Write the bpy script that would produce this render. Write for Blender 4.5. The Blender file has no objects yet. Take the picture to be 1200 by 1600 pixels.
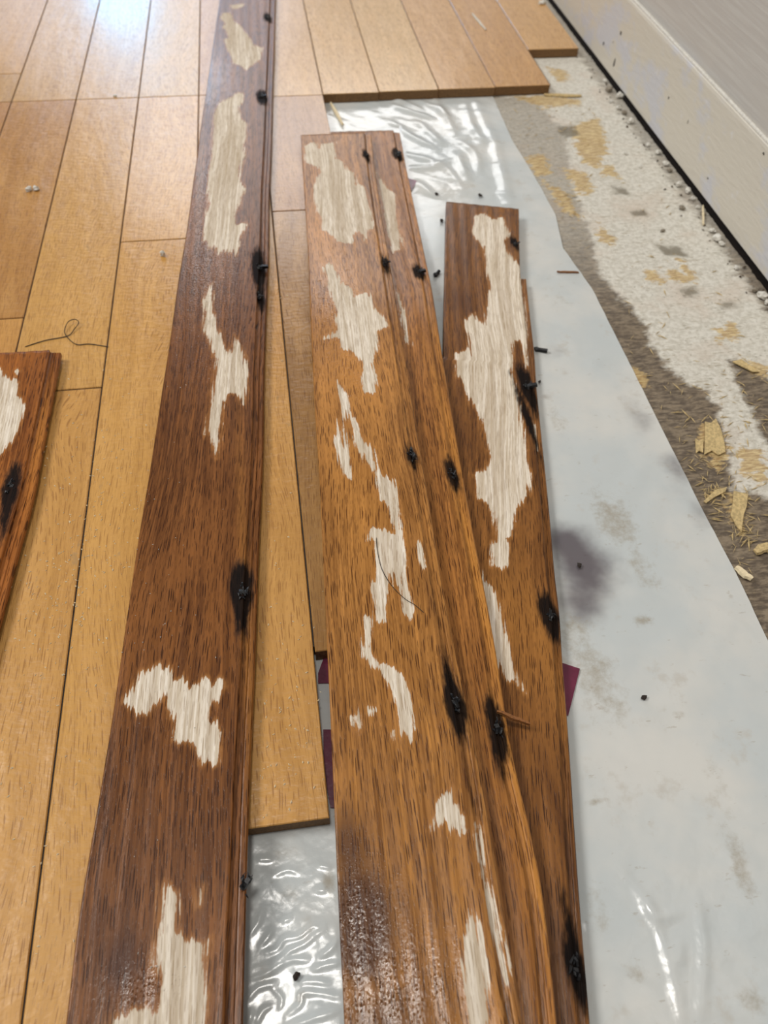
import bpy, math, random
import numpy as np
random.seed(7); rng = np.random.default_rng(7)
SC = bpy.context.scene
COL = SC.collection
mm = 0.001
# ------------------------------------------------------------------ camera
F = 1200.0; CX, CY = 600.0, 800.0; H = 0.3238
_Y = np.array([325-CX, -705-CY, F]); _Y /= np.linalg.norm(_Y)
_X = np.array([1, -.095, 0.]); _X[2] = -(_X[0]*_Y[0]+_X[1]*_Y[1])/_Y[2]; _X /= np.linalg.norm(_X)
_Z = np.cross(_X, _Y)
R = np.array([_X, _Y, _Z])
from mathutils import Matrix, Vector
cam_d = bpy.data.cameras.new('camera'); cam = bpy.data.objects.new('camera', cam_d); COL.objects.link(cam)
M3 = Matrix(((R[0][0], -R[0][1], -R[0][2]), (R[1][0], -R[1][1], -R[1][2]), (R[2][0], -R[2][1], -R[2][2])))
cam.matrix_world = Matrix.Translation((0, 0, H)) @ M3.to_4x4()
cam_d.sensor_fit = 'VERTICAL'; cam_d.sensor_height = 36; cam_d.lens = F/1600*36
cam_d.clip_start = .01; cam_d.clip_end = 50
cam_d.dof.use_dof = True; cam_d.dof.focus_distance = .36; cam_d.dof.aperture_fstop = 13
SC.camera = cam
# ------------------------------------------------------------------ world, lamps, exposure
SC.view_settings.view_transform = 'Standard'; SC.view_settings.look = 'None'
SC.view_settings.gamma = 1; SC.view_settings.use_curve_mapping = False
SC.view_settings.exposure = 0.0
w = bpy.data.worlds.new('room_light'); SC.world = w; w.use_nodes = True
w.node_tree.nodes['Background'].inputs[0].default_value = (1, .98, .95, 1)
w.node_tree.nodes['Background'].inputs[1].default_value = .2

def area(name, loc, target, sx, sy, power, col):
    d = bpy.data.lights.new(name, 'AREA'); d.shape = 'ELLIPSE'; d.size = sx; d.size_y = sy
    d.energy = power; d.color = col
    o = bpy.data.objects.new(name, d); COL.objects.link(o); o.location = loc
    o.rotation_euler = (Vector(target)-Vector(loc)).to_track_quat('-Z', 'Y').to_euler()
    return o
area('ceiling_lamp', (-.12, .2, 2.3), (0, .4, 0), .32, .32, 13, (1, .96, .9))
area('side_window', (-2.1, .85, 2.5), (0, .4, 0), 1.3, 1.1, 58, (1, .97, .93))
area('far_ceiling_lamp', (.5, 5.4, 2.5), (.1, .6, 0), 3.2, 1.1, 44, (1, .99, .98))
area('far_window', (-.48, 3.4, .62), (-.17, 1, 0), .28, .44, 2.8, (.04, .5, 1))
area('far_bay_window', (-.5, 4.2, 1.0), (-.17, 1, 0), 1.5, .9, 8, (.78, .84, 1))

# ------------------------------------------------------------------ helpers
def lin(r, g, b):
    f = lambda c: (c/255/12.92) if c/255 <= .04045 else ((c/255+.055)/1.055)**2.4
    return (f(r), f(g), f(b), 1)

def at(px, py, z=0.):
    """picture point -> point on the surface of height z (a number in metres, or a function of depth y)"""
    r = R @ np.array([(px-CX)/F, (py-CY)/F, 1.])
    zz = z(0.3) if callable(z) else z
    for _ in range(25 if callable(z) else 1):
        t = (zz-H)/r[2]; p = r*t
        if callable(z): zz = z(p[1])
    return np.array([p[0], p[1], zz])

def link(name, verts, faces, mat=None, parent=None, loc=(0, 0, 0), smooth=False):
    me = bpy.data.meshes.new(name)
    me.from_pydata([tuple(map(float, v)) for v in verts], [], [tuple(map(int, f)) for f in faces]); me.update()
    if smooth: me.polygons.foreach_set('use_smooth', [True]*len(me.polygons))
    o = bpy.data.objects.new(name, me); COL.objects.link(o)
    if mat: me.materials.append(mat)
    o.location = tuple(float(c) for c in loc)
    if parent: o.parent = parent
    return o

def tag(o, label, cat, group=None, kind=None):
    o['label'] = label
    if cat: o['category'] = cat
    if group: o['group'] = group
    if kind: o['kind'] = kind
    return o

def struct(o, label=None):
    o['kind'] = 'structure'
    if label: o['label'] = label
    return o

def fattr(o, name, vals):
    a = o.data.attributes.new(name, 'FLOAT', 'POINT'); a.data.foreach_set('value', np.asarray(vals, dtype=np.float32))

def vattr(o, name, vals):
    a = o.data.attributes.new(name, 'FLOAT_VECTOR', 'POINT'); a.data.foreach_set('vector', np.asarray(vals, dtype=np.float32).ravel())

def sdf(P, poly):
    """signed distance (positive inside), same unit as the input"""
    P = np.asarray(P); poly = np.asarray(poly)
    out = np.full(len(P), -1e3)
    lo = poly.min(0)-.02; hi = poly.max(0)+.02
    sel = np.where((P[:, 0] > lo[0]) & (P[:, 0] < hi[0]) & (P[:, 1] > lo[1]) & (P[:, 1] < hi[1]))[0]
    if len(sel) == 0: return out
    Q = P[sel]; d2 = np.full(len(sel), 1e9); ins = np.zeros(len(sel), bool)
    n = len(poly)
    for i in range(n):
        a = poly[i]; b = poly[(i+1) % n]; ab = b-a
        t = np.clip(((Q-a)@ab)/max(ab@ab, 1e-14), 0, 1)
        d = Q-(a+t[:, None]*ab); d2 = np.minimum(d2, (d*d).sum(1))
        c = (a[1] > Q[:, 1]) != (b[1] > Q[:, 1])
        xx = a[0]+(Q[:, 1]-a[1])*(b[0]-a[0])/(b[1]-a[1] if abs(b[1]-a[1]) > 1e-12 else 1e-12)
        ins ^= c & (Q[:, 0] < xx)
    d = np.sqrt(d2); out[sel] = np.where(ins, d, -d)
    return out

def sstep(a, b, x):
    t = np.clip((x-a)/(b-a), 0, 1); return t*t*(3-2*t)

def tube(name, pts, r, mat, sides=6, parent=None, taper=True):
    pts = [Vector(p) for p in pts]; c = sum(pts, Vector())/len(pts)
    vs, fs = [], []
    for i, p in enumerate(pts):
        t = (pts[min(i+1, len(pts)-1)]-pts[max(i-1, 0)]).normalized()
        a = t.cross(Vector((0, 0, 1)));  a = a.normalized() if a.length > 1e-6 else Vector((1, 0, 0))
        b = t.cross(a)
        rr = r*(.45 if taper and i in (0, len(pts)-1) else 1)
        for k in range(sides):
            q = 2*math.pi*k/sides; vs.append(p+a*math.cos(q)*rr+b*math.sin(q)*rr-c)
    for i in range(len(pts)-1):
        for k in range(sides):
            k2 = (k+1) % sides
            fs.append((i*sides+k, i*sides+k2, (i+1)*sides+k2, (i+1)*sides+k))
    fs.append(tuple(range(sides))); fs.append(tuple(reversed(range((len(pts)-1)*sides, len(pts)*sides))))
    return link(name, vs, fs, mat, parent, c, True)

def spline(pts, n=6):
    pts = [np.array(p, float) for p in pts]; out = []
    for i in range(len(pts)-1):
        p0, p1, p2, p3 = pts[max(i-1, 0)], pts[i], pts[i+1], pts[min(i+2, len(pts)-1)]
        for k in range(n):
            t = k/n
            out.append(.5*((2*p1)+(-p0+p2)*t+(2*p0-5*p1+4*p2-p3)*t*t+(-p0+3*p1-3*p2+p3)*t**3))
    out.append(pts[-1]); return out

# ------------------------------------------------------------------ node helper
class NT:
    def __init__(s, name):
        s.m = bpy.data.materials.new(name); s.m.use_nodes = True
        s.t = s.m.node_tree; s.t.nodes.clear()
        s.out = s.n('ShaderNodeOutputMaterial')
    def n(s, ty, **kw):
        n = s.t.nodes.new(ty)
        for k, v in kw.items(): setattr(n, k, v)
        return n
    def put(s, sock, v):
        if hasattr(v, 'links') or isinstance(v, bpy.types.NodeSocket): s.t.links.new(v, sock)
        else: sock.default_value = v
    def math(s, op, a, b=0., c=None, clamp=False):
        n = s.n('ShaderNodeMath', operation=op, use_clamp=clamp)
        s.put(n.inputs[0], a); s.put(n.inputs[1], b)
        if c is not None: s.put(n.inputs[2], c)
        return n.outputs[0]
    def ss(s, v, a, b, lo=0., hi=1.):
        n = s.n('ShaderNodeMapRange', interpolation_type='SMOOTHSTEP')
        s.put(n.inputs[0], v); n.inputs[1].default_value = a; n.inputs[2].default_value = b
        n.inputs[3].default_value = lo; n.inputs[4].default_value = hi
        return n.outputs[0]
    def mix(s, f, a, b, mode='MIX'):
        n = s.n('ShaderNodeMix', data_type='RGBA', blend_type=mode)
        s.put(n.inputs[0], f); s.put(n.inputs[6], a); s.put(n.inputs[7], b)
        return n.outputs[2]
    def vec(s, v, scale, off=None):
        n = s.n('ShaderNodeVectorMath', operation='MULTIPLY'); s.put(n.inputs[0], v); n.inputs[1].default_value = scale
        o = n.outputs[0]
        if off is not None:
            m2 = s.n('ShaderNodeVectorMath', operation='ADD'); s.put(m2.inputs[0], o); s.put(m2.inputs[1], off); o = m2.outputs[0]
        return o
    def noise(s, v, scale=1., detail=2., rough=.5, dist=0.):
        n = s.n('ShaderNodeTexNoise'); s.put(n.inputs['Vector'], v)
        n.inputs['Scale'].default_value = scale; n.inputs['Detail'].default_value = detail
        n.inputs['Roughness'].default_value = rough; n.inputs['Distortion'].default_value = dist
        return n.outputs[0]
    def voro(s, v, scale=1., rand=1.):
        n = s.n('ShaderNodeTexVoronoi'); s.put(n.inputs['Vector'], v); n.inputs['Scale'].default_value = scale
        n.inputs['Randomness'].default_value = rand
        return n.outputs['Distance']
    def attr(s, name, vec=False):
        n = s.n('ShaderNodeAttribute', attribute_name=name); return n.outputs['Vector' if vec else 'Fac']
    def bump(s, h, dist, strength=1., normal=None):
        n = s.n('ShaderNodeBump'); s.put(n.inputs['Height'], h); n.inputs['Distance'].default_value = dist
        s.put(n.inputs['Strength'], strength)
        if normal is not None: s.put(n.inputs['Normal'], normal)
        return n.outputs[0]
    def bsdf(s, **kw):
        n = s.n('ShaderNodeBsdfPrincipled')
        for k, v in kw.items(): s.put(n.inputs[k.replace('_', ' ')], v)
        s.t.links.new(n.outputs[0], s.out.inputs[0]); return n

def grain_fields(N, g, fig_amp=6., ring_mm=7.):
    """g: vector in mm (across, along, through).  returns figure, pores, fibre"""
    warp = N.noise(N.vec(g, (.018, .0045, .02)), 1, 2)
    sep = N.n('ShaderNodeSeparateXYZ'); N.put(sep.inputs[0], g)
    xw = N.math('ADD', sep.outputs[0], N.math('MULTIPLY', N.math('SUBTRACT', warp, .5), fig_amp*ring_mm))
    cmb = N.n('ShaderNodeCombineXYZ'); N.put(cmb.inputs[0], xw); N.put(cmb.inputs[1], sep.outputs[1]); N.put(cmb.inputs[2], sep.outputs[2])
    gw = cmb.outputs[0]
    ring = N.ss(N.noise(N.vec(gw, (1.6/ring_mm, .006, .1)), 1, 2, .5), .36, .64)
    wob = N.noise(N.vec(g, (.5, .12, .5)), 1, 1)
    vo = N.n('ShaderNodeTexVoronoi', voronoi_dimensions='2D'); vo.inputs['Scale'].default_value = 1.
    N.put(vo.inputs['Vector'], N.vec(gw, (1/1.0, 1/20., 1))); vo.inputs['Randomness'].default_value = .85
    cs = N.n('ShaderNodeSeparateColor'); N.put(cs.inputs[0], vo.outputs['Color'])
    rad = N.math('MULTIPLY_ADD', cs.outputs[0], .15, .09)
    rad = N.math('ADD', rad, N.math('MULTIPLY', N.math('SUBTRACT', wob, .5), .12))
    pores = N.ss(N.math('SUBTRACT', rad, vo.outputs['Distance']), -.03, .035)
    vo2 = N.n('ShaderNodeTexVoronoi', voronoi_dimensions='2D'); vo2.inputs['Scale'].default_value = 1.
    N.put(vo2.inputs['Vector'], N.vec(gw, (1/.75, 1/9., 1)))
    pores = N.math('MAXIMUM', pores, N.ss(vo2.outputs['Distance'], .2, .1, 0., .5))
    fibre = N.noise(N.vec(gw, (.9, .02, .9)), 1, 4, .65)
    broad = N.noise(N.vec(g, (.06, .012, .06)), 1, 2)
    return ring, pores, fibre, broad, gw

def mat_floor():
    N = NT('honey_oak_floor')
    tc = N.n('ShaderNodeTexCoord'); oi = N.n('ShaderNodeObjectInfo')
    off = N.math('MULTIPLY', oi.outputs['Random'], 700.)
    g = N.vec(tc.outputs['Object'], (1000, 1000, 1000), off)
    ring, pores, fibre, broad, gw = grain_fields(N, g, 5., 9.)
    base = oi.outputs['Color']
    c = N.mix(N.ss(fibre, .35, .75, 0., .6), base, N.mix(1., base, (.66, .6, .5, 1), 'MULTIPLY'))
    c = N.mix(N.math('MULTIPLY', ring, .2), c, N.mix(1., base, (.6, .53, .42, 1), 'MULTIPLY'))
    c = N.mix(N.ss(broad, .4, .75, 0., .3), c, lin(226, 176, 108))
    c = N.mix(N.math('MULTIPLY', pores, .75), c, N.mix(1., base, (.5, .4, .26, 1), 'MULTIPLY'))
    scuff = N.ss(N.noise(N.vec(g, (.22, .07, .2)), 1, 4, .7), .63, .72)
    c = N.mix(N.math('MULTIPLY', scuff, .35), c, lin(128, 112, 84))
    wet = N.noise(N.vec(tc.outputs['Object'], (60, 22, 40), off), 1, 2, .5)
    rip = N.noise(N.vec(tc.outputs['Object'], (190, 340, 150), off), 1, 2, .5)
    nrm = N.bump(wet, .0018, .7, N.bump(rip, .0005, .7, N.bump(pores, -.00005, .4)))
    rg = N.math('MULTIPLY_ADD', pores, .1, .34)
    b = N.bsdf(Base_Color=c, Roughness=N.math('MULTIPLY_ADD', scuff, .15, rg), Normal=nrm)
    b.inputs['Coat Weight'].default_value = .45; b.inputs['Coat Roughness'].default_value = .16
    b.inputs['Specular IOR Level'].default_value = .35
    return N.m

def mat_stained():
    N = NT('stained_oak_with_bare_patches')
    g0 = N.attr('grain', True); oi = N.n('ShaderNodeObjectInfo')
    off = N.math('MULTIPLY', oi.outputs['Random'], 0.)
    g = N.vec(g0, (1, 1, 1), off)
    ring, pores, fibre, broad, gw = grain_fields(N, g, 3.2, 6.5)
    base = oi.outputs['Color']
    dark = N.mix(1., base, (.45, .39, .33, 1), 'MULTIPLY')
    lite = N.mix(1., base, (1.45, 1.45, 1.35, 1), 'MULTIPLY')
    c = N.mix(N.ss(fibre, .36, .6), dark, base)
    c = N.mix(N.ss(fibre, .56, .7, 0., .6), c, N.mix(1., base, (1.5, 1.45, 1.25, 1), 'MULTIPLY'))
    c = N.mix(N.ss(broad, .42, .72, 0., .55), c, lite)
    c = N.mix(N.math('MULTIPLY', ring, .35), c, dark)
    c = N.mix(N.math('MULTIPLY', pores, .9), c, N.mix(1., base, (.14, .09, .06, 1), 'MULTIPLY'))
    deep = N.attr('deep')
    c = N.mix(N.ss(N.math('ADD', deep, N.math('MULTIPLY', N.math('SUBTRACT', fibre, .5), .8)), .25, 1.1, 0., .8), c, lin(62, 31, 18))
    gold = N.attr('gold')
    c = N.mix(N.math('MULTIPLY', gold, .75), c, N.mix(pores, lin(206, 142, 66), lin(126, 74, 26)))
    # bare wood where the finish came off: ragged along the grain
    rag = N.noise(N.vec(gw, (.85, .045, .85)), 1, 4, .62)
    rag2 = N.noise(N.vec(g, (.5, .4, .22)), 1, 3, .6)
    d = N.attr('bare')
    dd = N.math('ADD', d, N.math('ADD', N.math('MULTIPLY', N.math('SUBTRACT', rag, .53), 9.), N.math('MULTIPLY', N.math('SUBTRACT', rag2, .5), 1.6)))
    dd = N.math('SUBTRACT', dd, N.math('MULTIPLY', N.math('SUBTRACT', ring, .6), 1.6))
    halo = N.ss(dd, -2.6, .1, 0., .6)
    c = N.mix(halo, c, N.mix(pores, lin(178, 122, 66), lin(120, 74, 34)))
    bm = N.ss(dd, -.25, .35)
    bw = N.mix(N.ss(fibre, .38, .66), lin(207, 191, 168), lin(240, 229, 213))
    bw = N.mix(N.ss(ring, .4, 1., 0., .42), bw, lin(172, 150, 122))
    bw = N.mix(N.math('MULTIPLY', pores, .5), bw, lin(150, 122, 90))
    c = N.mix(bm, c, bw)
    # black iron stain about the nails
    k = N.attr('black')
    kk = N.math('ADD', k, N.math('MULTIPLY', N.math('SUBTRACT', N.noise(N.vec(g, (.5, .11, .5)), 1, 3, .65), .5), 5.))
    km = N.ss(kk, -2.0, .8)
    c = N.mix(N.math('MULTIPLY', km, .96), c, lin(8, 7, 8))
    bub = N.attr('wet')
    hi = N.noise(N.vec(g, (.75, .6, .75)), 1, 2, .6)
    fine = N.noise(N.vec(gw, (1.6, .1, 1.6)), 1, 3, .6)
    n1 = N.bump(fine, .00015, .4)
    n1 = N.bump(pores, -.00015, .5, n1)
    bb = N.n('ShaderNodeTexVoronoi', voronoi_dimensions='2D'); N.put(bb.inputs['Vector'], N.vec(g, (.75, .6, 1))); bb.inputs['Scale'].default_value = 1.
    bc_ = N.n('ShaderNodeSeparateColor'); N.put(bc_.inputs[0], bb.outputs['Color'])
    dome = N.math('MULTIPLY', N.ss(bb.outputs['Distance'], .32, .03), N.ss(bc_.outputs[0], .45, .8))
    n1 = N.bump(hi, .0008, N.math('MULTIPLY_ADD', bub, .2, .04), n1)
    n1 = N.bump(dome, .0008, N.math('MULTIPLY', bub, .8), n1)
    rg = N.math('MULTIPLY_ADD', bm, .45, .33)
    rg = N.math('MULTIPLY_ADD', km, .35, rg)
    b = N.bsdf(Base_Color=c, Roughness=rg, Normal=n1)
    N.put(b.inputs['Coat Weight'], N.math('MULTIPLY', N.math('SUBTRACT', 1., N.math('MAXIMUM', bm, km)), N.math('MULTIPLY_ADD', bub, .55, .1)))
    N.put(b.inputs['Specular IOR Level'], N.math('MULTIPLY_ADD', km, -.1, .2))
    N.put(b.inputs['Coat Roughness'], N.math('MULTIPLY_ADD', bub, -.1, .17))
    N.put(b.inputs['Coat Normal'], n1)
    return N.m

def mat_plastic():
    N = NT('cloudy_polythene')
    tc = N.n('ShaderNodeTexCoord'); P = tc.outputs['Object']
    n1 = N.noise(P, 14, 4, .6); n2 = N.noise(P, 60, 4, .65); n3 = N.noise(N.vec(P, (1, 2.6, 1)), 150, 3, .6)
    c = N.mix(N.ss(n1, .35, .7), lin(204, 210, 210), lin(222, 221, 215))
    c = N.mix(N.ss(n2, .58, .74, 0., .5), c, lin(196, 189, 177))
    c = N.mix(N.ss(n3, .66, .74, 0., .3), c, lin(150, 130, 100))
    st = N.attr('damp')
    sm = N.ss(N.math('ADD', st, N.math('MULTIPLY', N.math('SUBTRACT', N.noise(P, 45, 3, .6), .5), 1.)), .15, 1.25)
    c = N.mix(N.math('MULTIPLY', sm, .9), c, lin(84, 74, 82))
    gr = N.attr('dirt')
    gm = N.ss(N.math('ADD', gr, N.math('MULTIPLY', N.math('SUBTRACT', N.noise(P, 170, 4, .7), .5), 1.1)), .3, .9)
    c = N.mix(N.math('MULTIPLY', gm, .6), c, lin(150, 132, 100))
    wr = N.attr('wrinkle')
    nz = N.bump(N.noise(P, 110, 2, .5), .0012, N.math('MULTIPLY_ADD', wr, .4, .12))
    nz = N.bump(N.noise(P, 420, 2, .5), .0003, .25, nz)
    b = N.bsdf(Base_Color=c, Roughness=.22, Normal=nz)
    b.inputs['Coat Weight'].default_value = .4; b.inputs['Coat Roughness'].default_value = .1
    tr = N.n('ShaderNodeBsdfTransparent'); mx = N.n('ShaderNodeMixShader'); mx.inputs[0].default_value = .9
    N.t.links.new(tr.outputs[0], mx.inputs[1]); N.t.links.new(b.outputs[0], mx.inputs[2]); N.t.links.new(mx.outputs[0], N.out.inputs[0])
    return N.m

def mat_subfloor():
    N = NT('weathered_particle_board')
    tc = N.n('ShaderNodeTexCoord'); P = tc.outputs['Object']
    warp = N.noise(P, 25, 2)
    pv = N.vec(P, (60, 420, 60), N.math('MULTIPLY', warp, 3.))
    fl = N.noise(pv, 1, 4, .7); fl2 = N.noise(N.vec(P, (300, 300, 300)), 1, 4, .7); lo = N.noise(P, 22, 3, .6)
    c = N.mix(N.ss(fl2, .38, .62), lin(197, 192, 179), lin(219, 215, 204))
    c = N.mix(N.ss(lo, .48, .7, 0., .6), c, lin(204, 190, 174))
    f3 = N.noise(N.vec(P, (170, 620, 60), N.math('MULTIPLY', warp, 5.)), 1, 3, .6)
    c = N.mix(N.ss(f3, .6, .7, 0., .55), c, lin(128, 116, 92))
    c = N.mix(N.ss(f3, .4, .3, 0., .6), c, lin(228, 224, 214))
    c = N.mix(N.ss(fl, .58, .7, 0., .55), c, lin(150, 134, 104))
    c = N.mix(N.ss(N.noise(P, 520, 2, .5), .7, .76, 0., .8), c, lin(90, 78, 58))
    br = N.attr('brown')
    dd = N.math('ADD', br, N.math('MULTIPLY', N.math('SUBTRACT', N.noise(N.vec(P, (1, 1.8, 1)), 75, 5, .65), .5), 22.))
    bm = N.ss(dd, -3, 3.)
    bc = N.mix(N.ss(N.noise(N.vec(P, (140, 420, 140)), 1, 4, .7), .36, .66), lin(78, 64, 50), lin(136, 120, 98))
    c = N.mix(N.math('MULTIPLY', bm, N.attr('depth')), c, bc)
    stw = N.attr('straw')
    sd = N.math('ADD', stw, N.math('MULTIPLY', N.math('SUBTRACT', N.noise(N.vec(P, (110, 190, 100)), 1, 5, .68), .5), 30.))
    smk = N.ss(sd, -2., 2.)
    sc = N.mix(N.ss(N.noise(N.vec(P, (130, 700, 100)), 1, 3, .6), .4, .64), lin(170, 138, 88), lin(218, 194, 140))
    c = N.mix(N.math('MULTIPLY', smk, .85), c, sc)
    hole = N.attr('pit')
    c = N.mix(N.ss(N.math('ADD', hole, N.math('MULTIPLY', N.math('SUBTRACT', N.noise(P, 150, 4, .65), .5), 16.)), -2., 4., 0., .75), c, lin(104, 94, 74))
    nz = N.bump(fl2, .0003, .5, N.bump(fl, .0007, .7))
    N.bsdf(Base_Color=c, Roughness=.8, Normal=nz)
    return N.m

def mat_baseboard():
    N = NT('scuffed_painted_baseboard')
    tc = N.n('ShaderNodeTexCoord'); P = tc.outputs['Object']
    a = N.noise(N.vec(P, (1, 1, 1.6)), 14, 4, .62)
    c = N.mix(N.ss(a, .5, .62), lin(214, 208, 195), lin(206, 206, 210))
    c = N.mix(N.ss(N.noise(P, 45, 4, .7), .6, .72, 0., .7), c, lin(222, 221, 224))
    c = N.mix(N.ss(N.noise(N.vec(P, (1, 1, 2)), 70, 4, .7), .67, .74, 0., .5), c, lin(150, 138, 112))
    N.bsdf(Base_Color=c, Roughness=.5, Normal=N.bump(N.noise(N.vec(P, (300, 60, 300)), 1, 2), .0008, .5))
    return N.m

def mat_wall():
    N = NT('brushed_grey_wall_paint')
    tc = N.n('ShaderNodeTexCoord'); P = tc.outputs['Object']
    br = N.noise(N.vec(P, (500, 14, 420)), 1, 3, .55)
    c = N.mix(N.ss(br, .4, .65), lin(194, 190, 185), lin(201, 198, 193))
    c = N.mix(N.ss(N.noise(P, 9, 3), .45, .7, 0., .5), c, lin(204, 198, 188))
    N.bsdf(Base_Color=c, Roughness=.45, Normal=N.bump(br, .0005, .5))
    return N.m

def flat(name, rgb, rough=.6, var=.25, scale=400, spec=.5):
    N = NT(name); tc = N.n('ShaderNodeTexCoord')
    n = N.noise(tc.outputs['Object'], scale, 3, .6)
    c = lin(*rgb); d = tuple(x*(1-var) for x in c[:3])+(1,)
    b = N.bsdf(Base_Color=N.mix(N.ss(n, .35, .65), d, c), Roughness=rough, Normal=N.bump(n, .0004, .5))
    b.inputs['Specular IOR Level'].default_value = spec
    return N.m

M_FLOOR = mat_floor(); M_ST = mat_stained(); M_PL = mat_plastic(); M_SUB = mat_subfloor()
M_BASE = mat_baseboard(); M_WALL = mat_wall()
M_EDGE = flat('cut_oak_edge', (140, 104, 64), .75, .4, 900)
M_BLACK = flat('rusted_black_nail', (20, 19, 21), .45, .5, 900)
M_MAROON = flat('maroon_tape', (112, 38, 66), .3, .25, 120)
M_STRAW = flat('straw_splinters', (214, 188, 134), .75, .35, 700)
M_PALE = flat('pale_wood_chip', (244, 226, 188), .7, .15, 700)
M_TWIG = flat('brown_splinter', (150, 96, 48), .6, .4, 900)
M_WHITE = flat('white_plaster', (226, 222, 212), .8, .2, 500)
M_GREY = flat('grey_mortar_crumb', (150, 140, 124), .85, .3, 500)
M_DIRT_SHADE = flat('dirt_and_joint_shade', (48, 38, 30), .8, .4, 500)  # real dirt spots and crumbs, also the painted shade in plank joints
M_GRIT = flat('brown_grit', (92, 78, 62), .85, .4, 500)
M_THREAD = flat('dark_thread', (52, 44, 36), .8, .3, 900)
M_GAP_SHADE = flat('gap_shade', (42, 28, 20), .9, .5, 120)

# ------------------------------------------------------------------ the setting: sub-floor
SUBZ = -.0092
X_EDGE = .3585
gx = np.arange(-.36, X_EDGE+.001, .002); gy = np.arange(-.12, 1.25, .003)
XX, YY = np.meshgrid(gx, gy); V = np.c_[XX.ravel(), YY.ravel()]
nx, ny = len(gx), len(gy)
idx = np.arange(nx*ny).reshape(ny, nx)
faces = np.stack([idx[:-1, :-1], idx[:-1, 1:], idx[1:, 1:], idx[1:, :-1]], -1).reshape(-1, 4)
def wpoly(pts, z=SUBZ): return np.array([at(*p, z)[:2] for p in pts])
BROWN = [[(770,150),(830,150),(880,200),(900,300),(925,380),(940,430),(985,480),(1010,505),(1020,545),(1055,585),(1100,610),(1125,640),(1135,700),(1150,760),(1200,775),(1290,800),(1360,900),(1470,1000),(1560,1180),(1720,1400),(1900,1700),(1600,1800),(1400,1450),(1150,1000),(1050,800),(950,600),(860,400),(800,260)],
         [(1140,565),(1170,570),(1200,590),(1260,640),(1330,720),(1420,800),(1330,790),(1250,750),(1200,690),(1165,625)]]
STRAW = [[(880,262),(915,270),(930,300),(905,305)], [(905,225),(940,245),(935,262),(910,255)], [(1010,420),(1040,432),(1035,445),(1012,438)], [(1170,560),(1200,575),(1200,590),(1175,580)], [(1150,700),(1190,700),(1200,760),(1160,740)], [(935,350),(960,372),(955,385),(935,372)], [(800,150),(870,150),(910,158),(905,165),(850,168)], [(895,195),(935,185),(945,210),(950,240),(920,250),(900,240)],
         [(855,105),(885,112),(890,128),(870,125)], [(820,245),(850,240),(862,270),(840,275)], [(850,280),(885,300),(905,340),(880,330)],
         [(1120,515),(1145,505),(1155,530),(1125,535)], [(935,255),(960,262),(965,278),(945,275)],
         [(1095,660),(1120,670),(1140,700),(1125,735),(1095,700)], [(1135,770),(1165,775),(1160,830),(1140,810)],
         [(1050,395),(1085,425),(1070,430)], [(985,575),(1010,585),(1012,605),(995,600)], [(1040,420),(1085,430),(1090,440),(1050,440)]]
PIT = [[(955,288),(980,295),(985,305),(960,303)], [(985,330),(1012,325),(1015,337),(990,338)], [(1060,452),(1085,448),(1092,460),(1070,465)],
       [(1020,380),(1060,385),(1085,402),(1040,398)], [(830,385),(870,380),(900,410),(880,420)], [(870,195),(900,195),(905,212),(880,215)], [(1125,470),(1150,470),(1150,482),(1130,482)]]
brown = np.max([sdf(V, wpoly(p)) for p in BROWN], 0)*1000
brown = np.maximum(brown, (V[:, 0]-.347)*600)
straw = np.max([sdf(V, wpoly(p)) for p in STRAW], 0)*1000
pit = np.max([sdf(V, wpoly(p)) for p in PIT], 0)*1000
zz = SUBZ + rng.normal(0, .00004, len(V)) - .0007*sstep(-2, 2, brown) + .0004*sstep(-1, 2, straw) - .0006*sstep(-2, 2, pit)
vx = V[:, 0].copy(); last = idx[:, -1]
vx[last] += rng.normal(0, .0003, ny)
verts = np.c_[vx, V[:, 1], zz]
lip = verts[last].copy(); lip[:, 2] -= .014; lb = len(verts)+np.arange(ny)
verts = np.r_[verts, lip]
ef = np.stack([last[:-1], lb[:-1], lb[1:], last[1:]], -1)
sub = struct(link('subfloor', verts, np.r_[faces, ef], M_SUB), 'weathered grey particle board subfloor with torn straw-coloured flakes')
pad = lambda a: np.r_[a, np.full(ny, -50.)]
fattr(sub, 'brown', pad(brown)); fattr(sub, 'straw', pad(straw)); fattr(sub, 'pit', pad(pit))
fattr(sub, 'depth', np.r_[.45+.5*sstep(.60, .40, V[:, 1]), np.full(ny, .9)])

def box(x0, x1, y0, y1, z0, z1, bev=.0004):
    cx, cy, cz = (x0+x1)/2, (y0+y1)/2, (z0+z1)/2
    hx, hy = (x1-x0)/2, (y1-y0)/2
    v = []
    for (z, ins) in ((z0-cz, 0), (z1-cz-bev, 0), (z1-cz, bev)):
        v += [(-hx+ins, -hy+ins, z), (hx-ins, -hy+ins, z), (hx-ins, hy-ins, z), (-hx+ins, hy-ins, z)]
    f = [(3, 2, 1, 0), (8, 9, 10, 11)]
    for k in (0, 4):
        for i in range(4):
            j = (i+1) % 4; f.append((k+i, k+j, k+4+j, k+4+i))
    return v, f, (cx, cy, cz)

v, f, c = box(.30, .60, -.12, 1.25, -.045, -.030); struct(link('gap_shade_slab', v, f, M_GAP_SHADE, None, c), 'slab coloured dark as the shade under the baseboard')  # dark slab paints in the shade of the gap behind the subfloor edge

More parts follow.
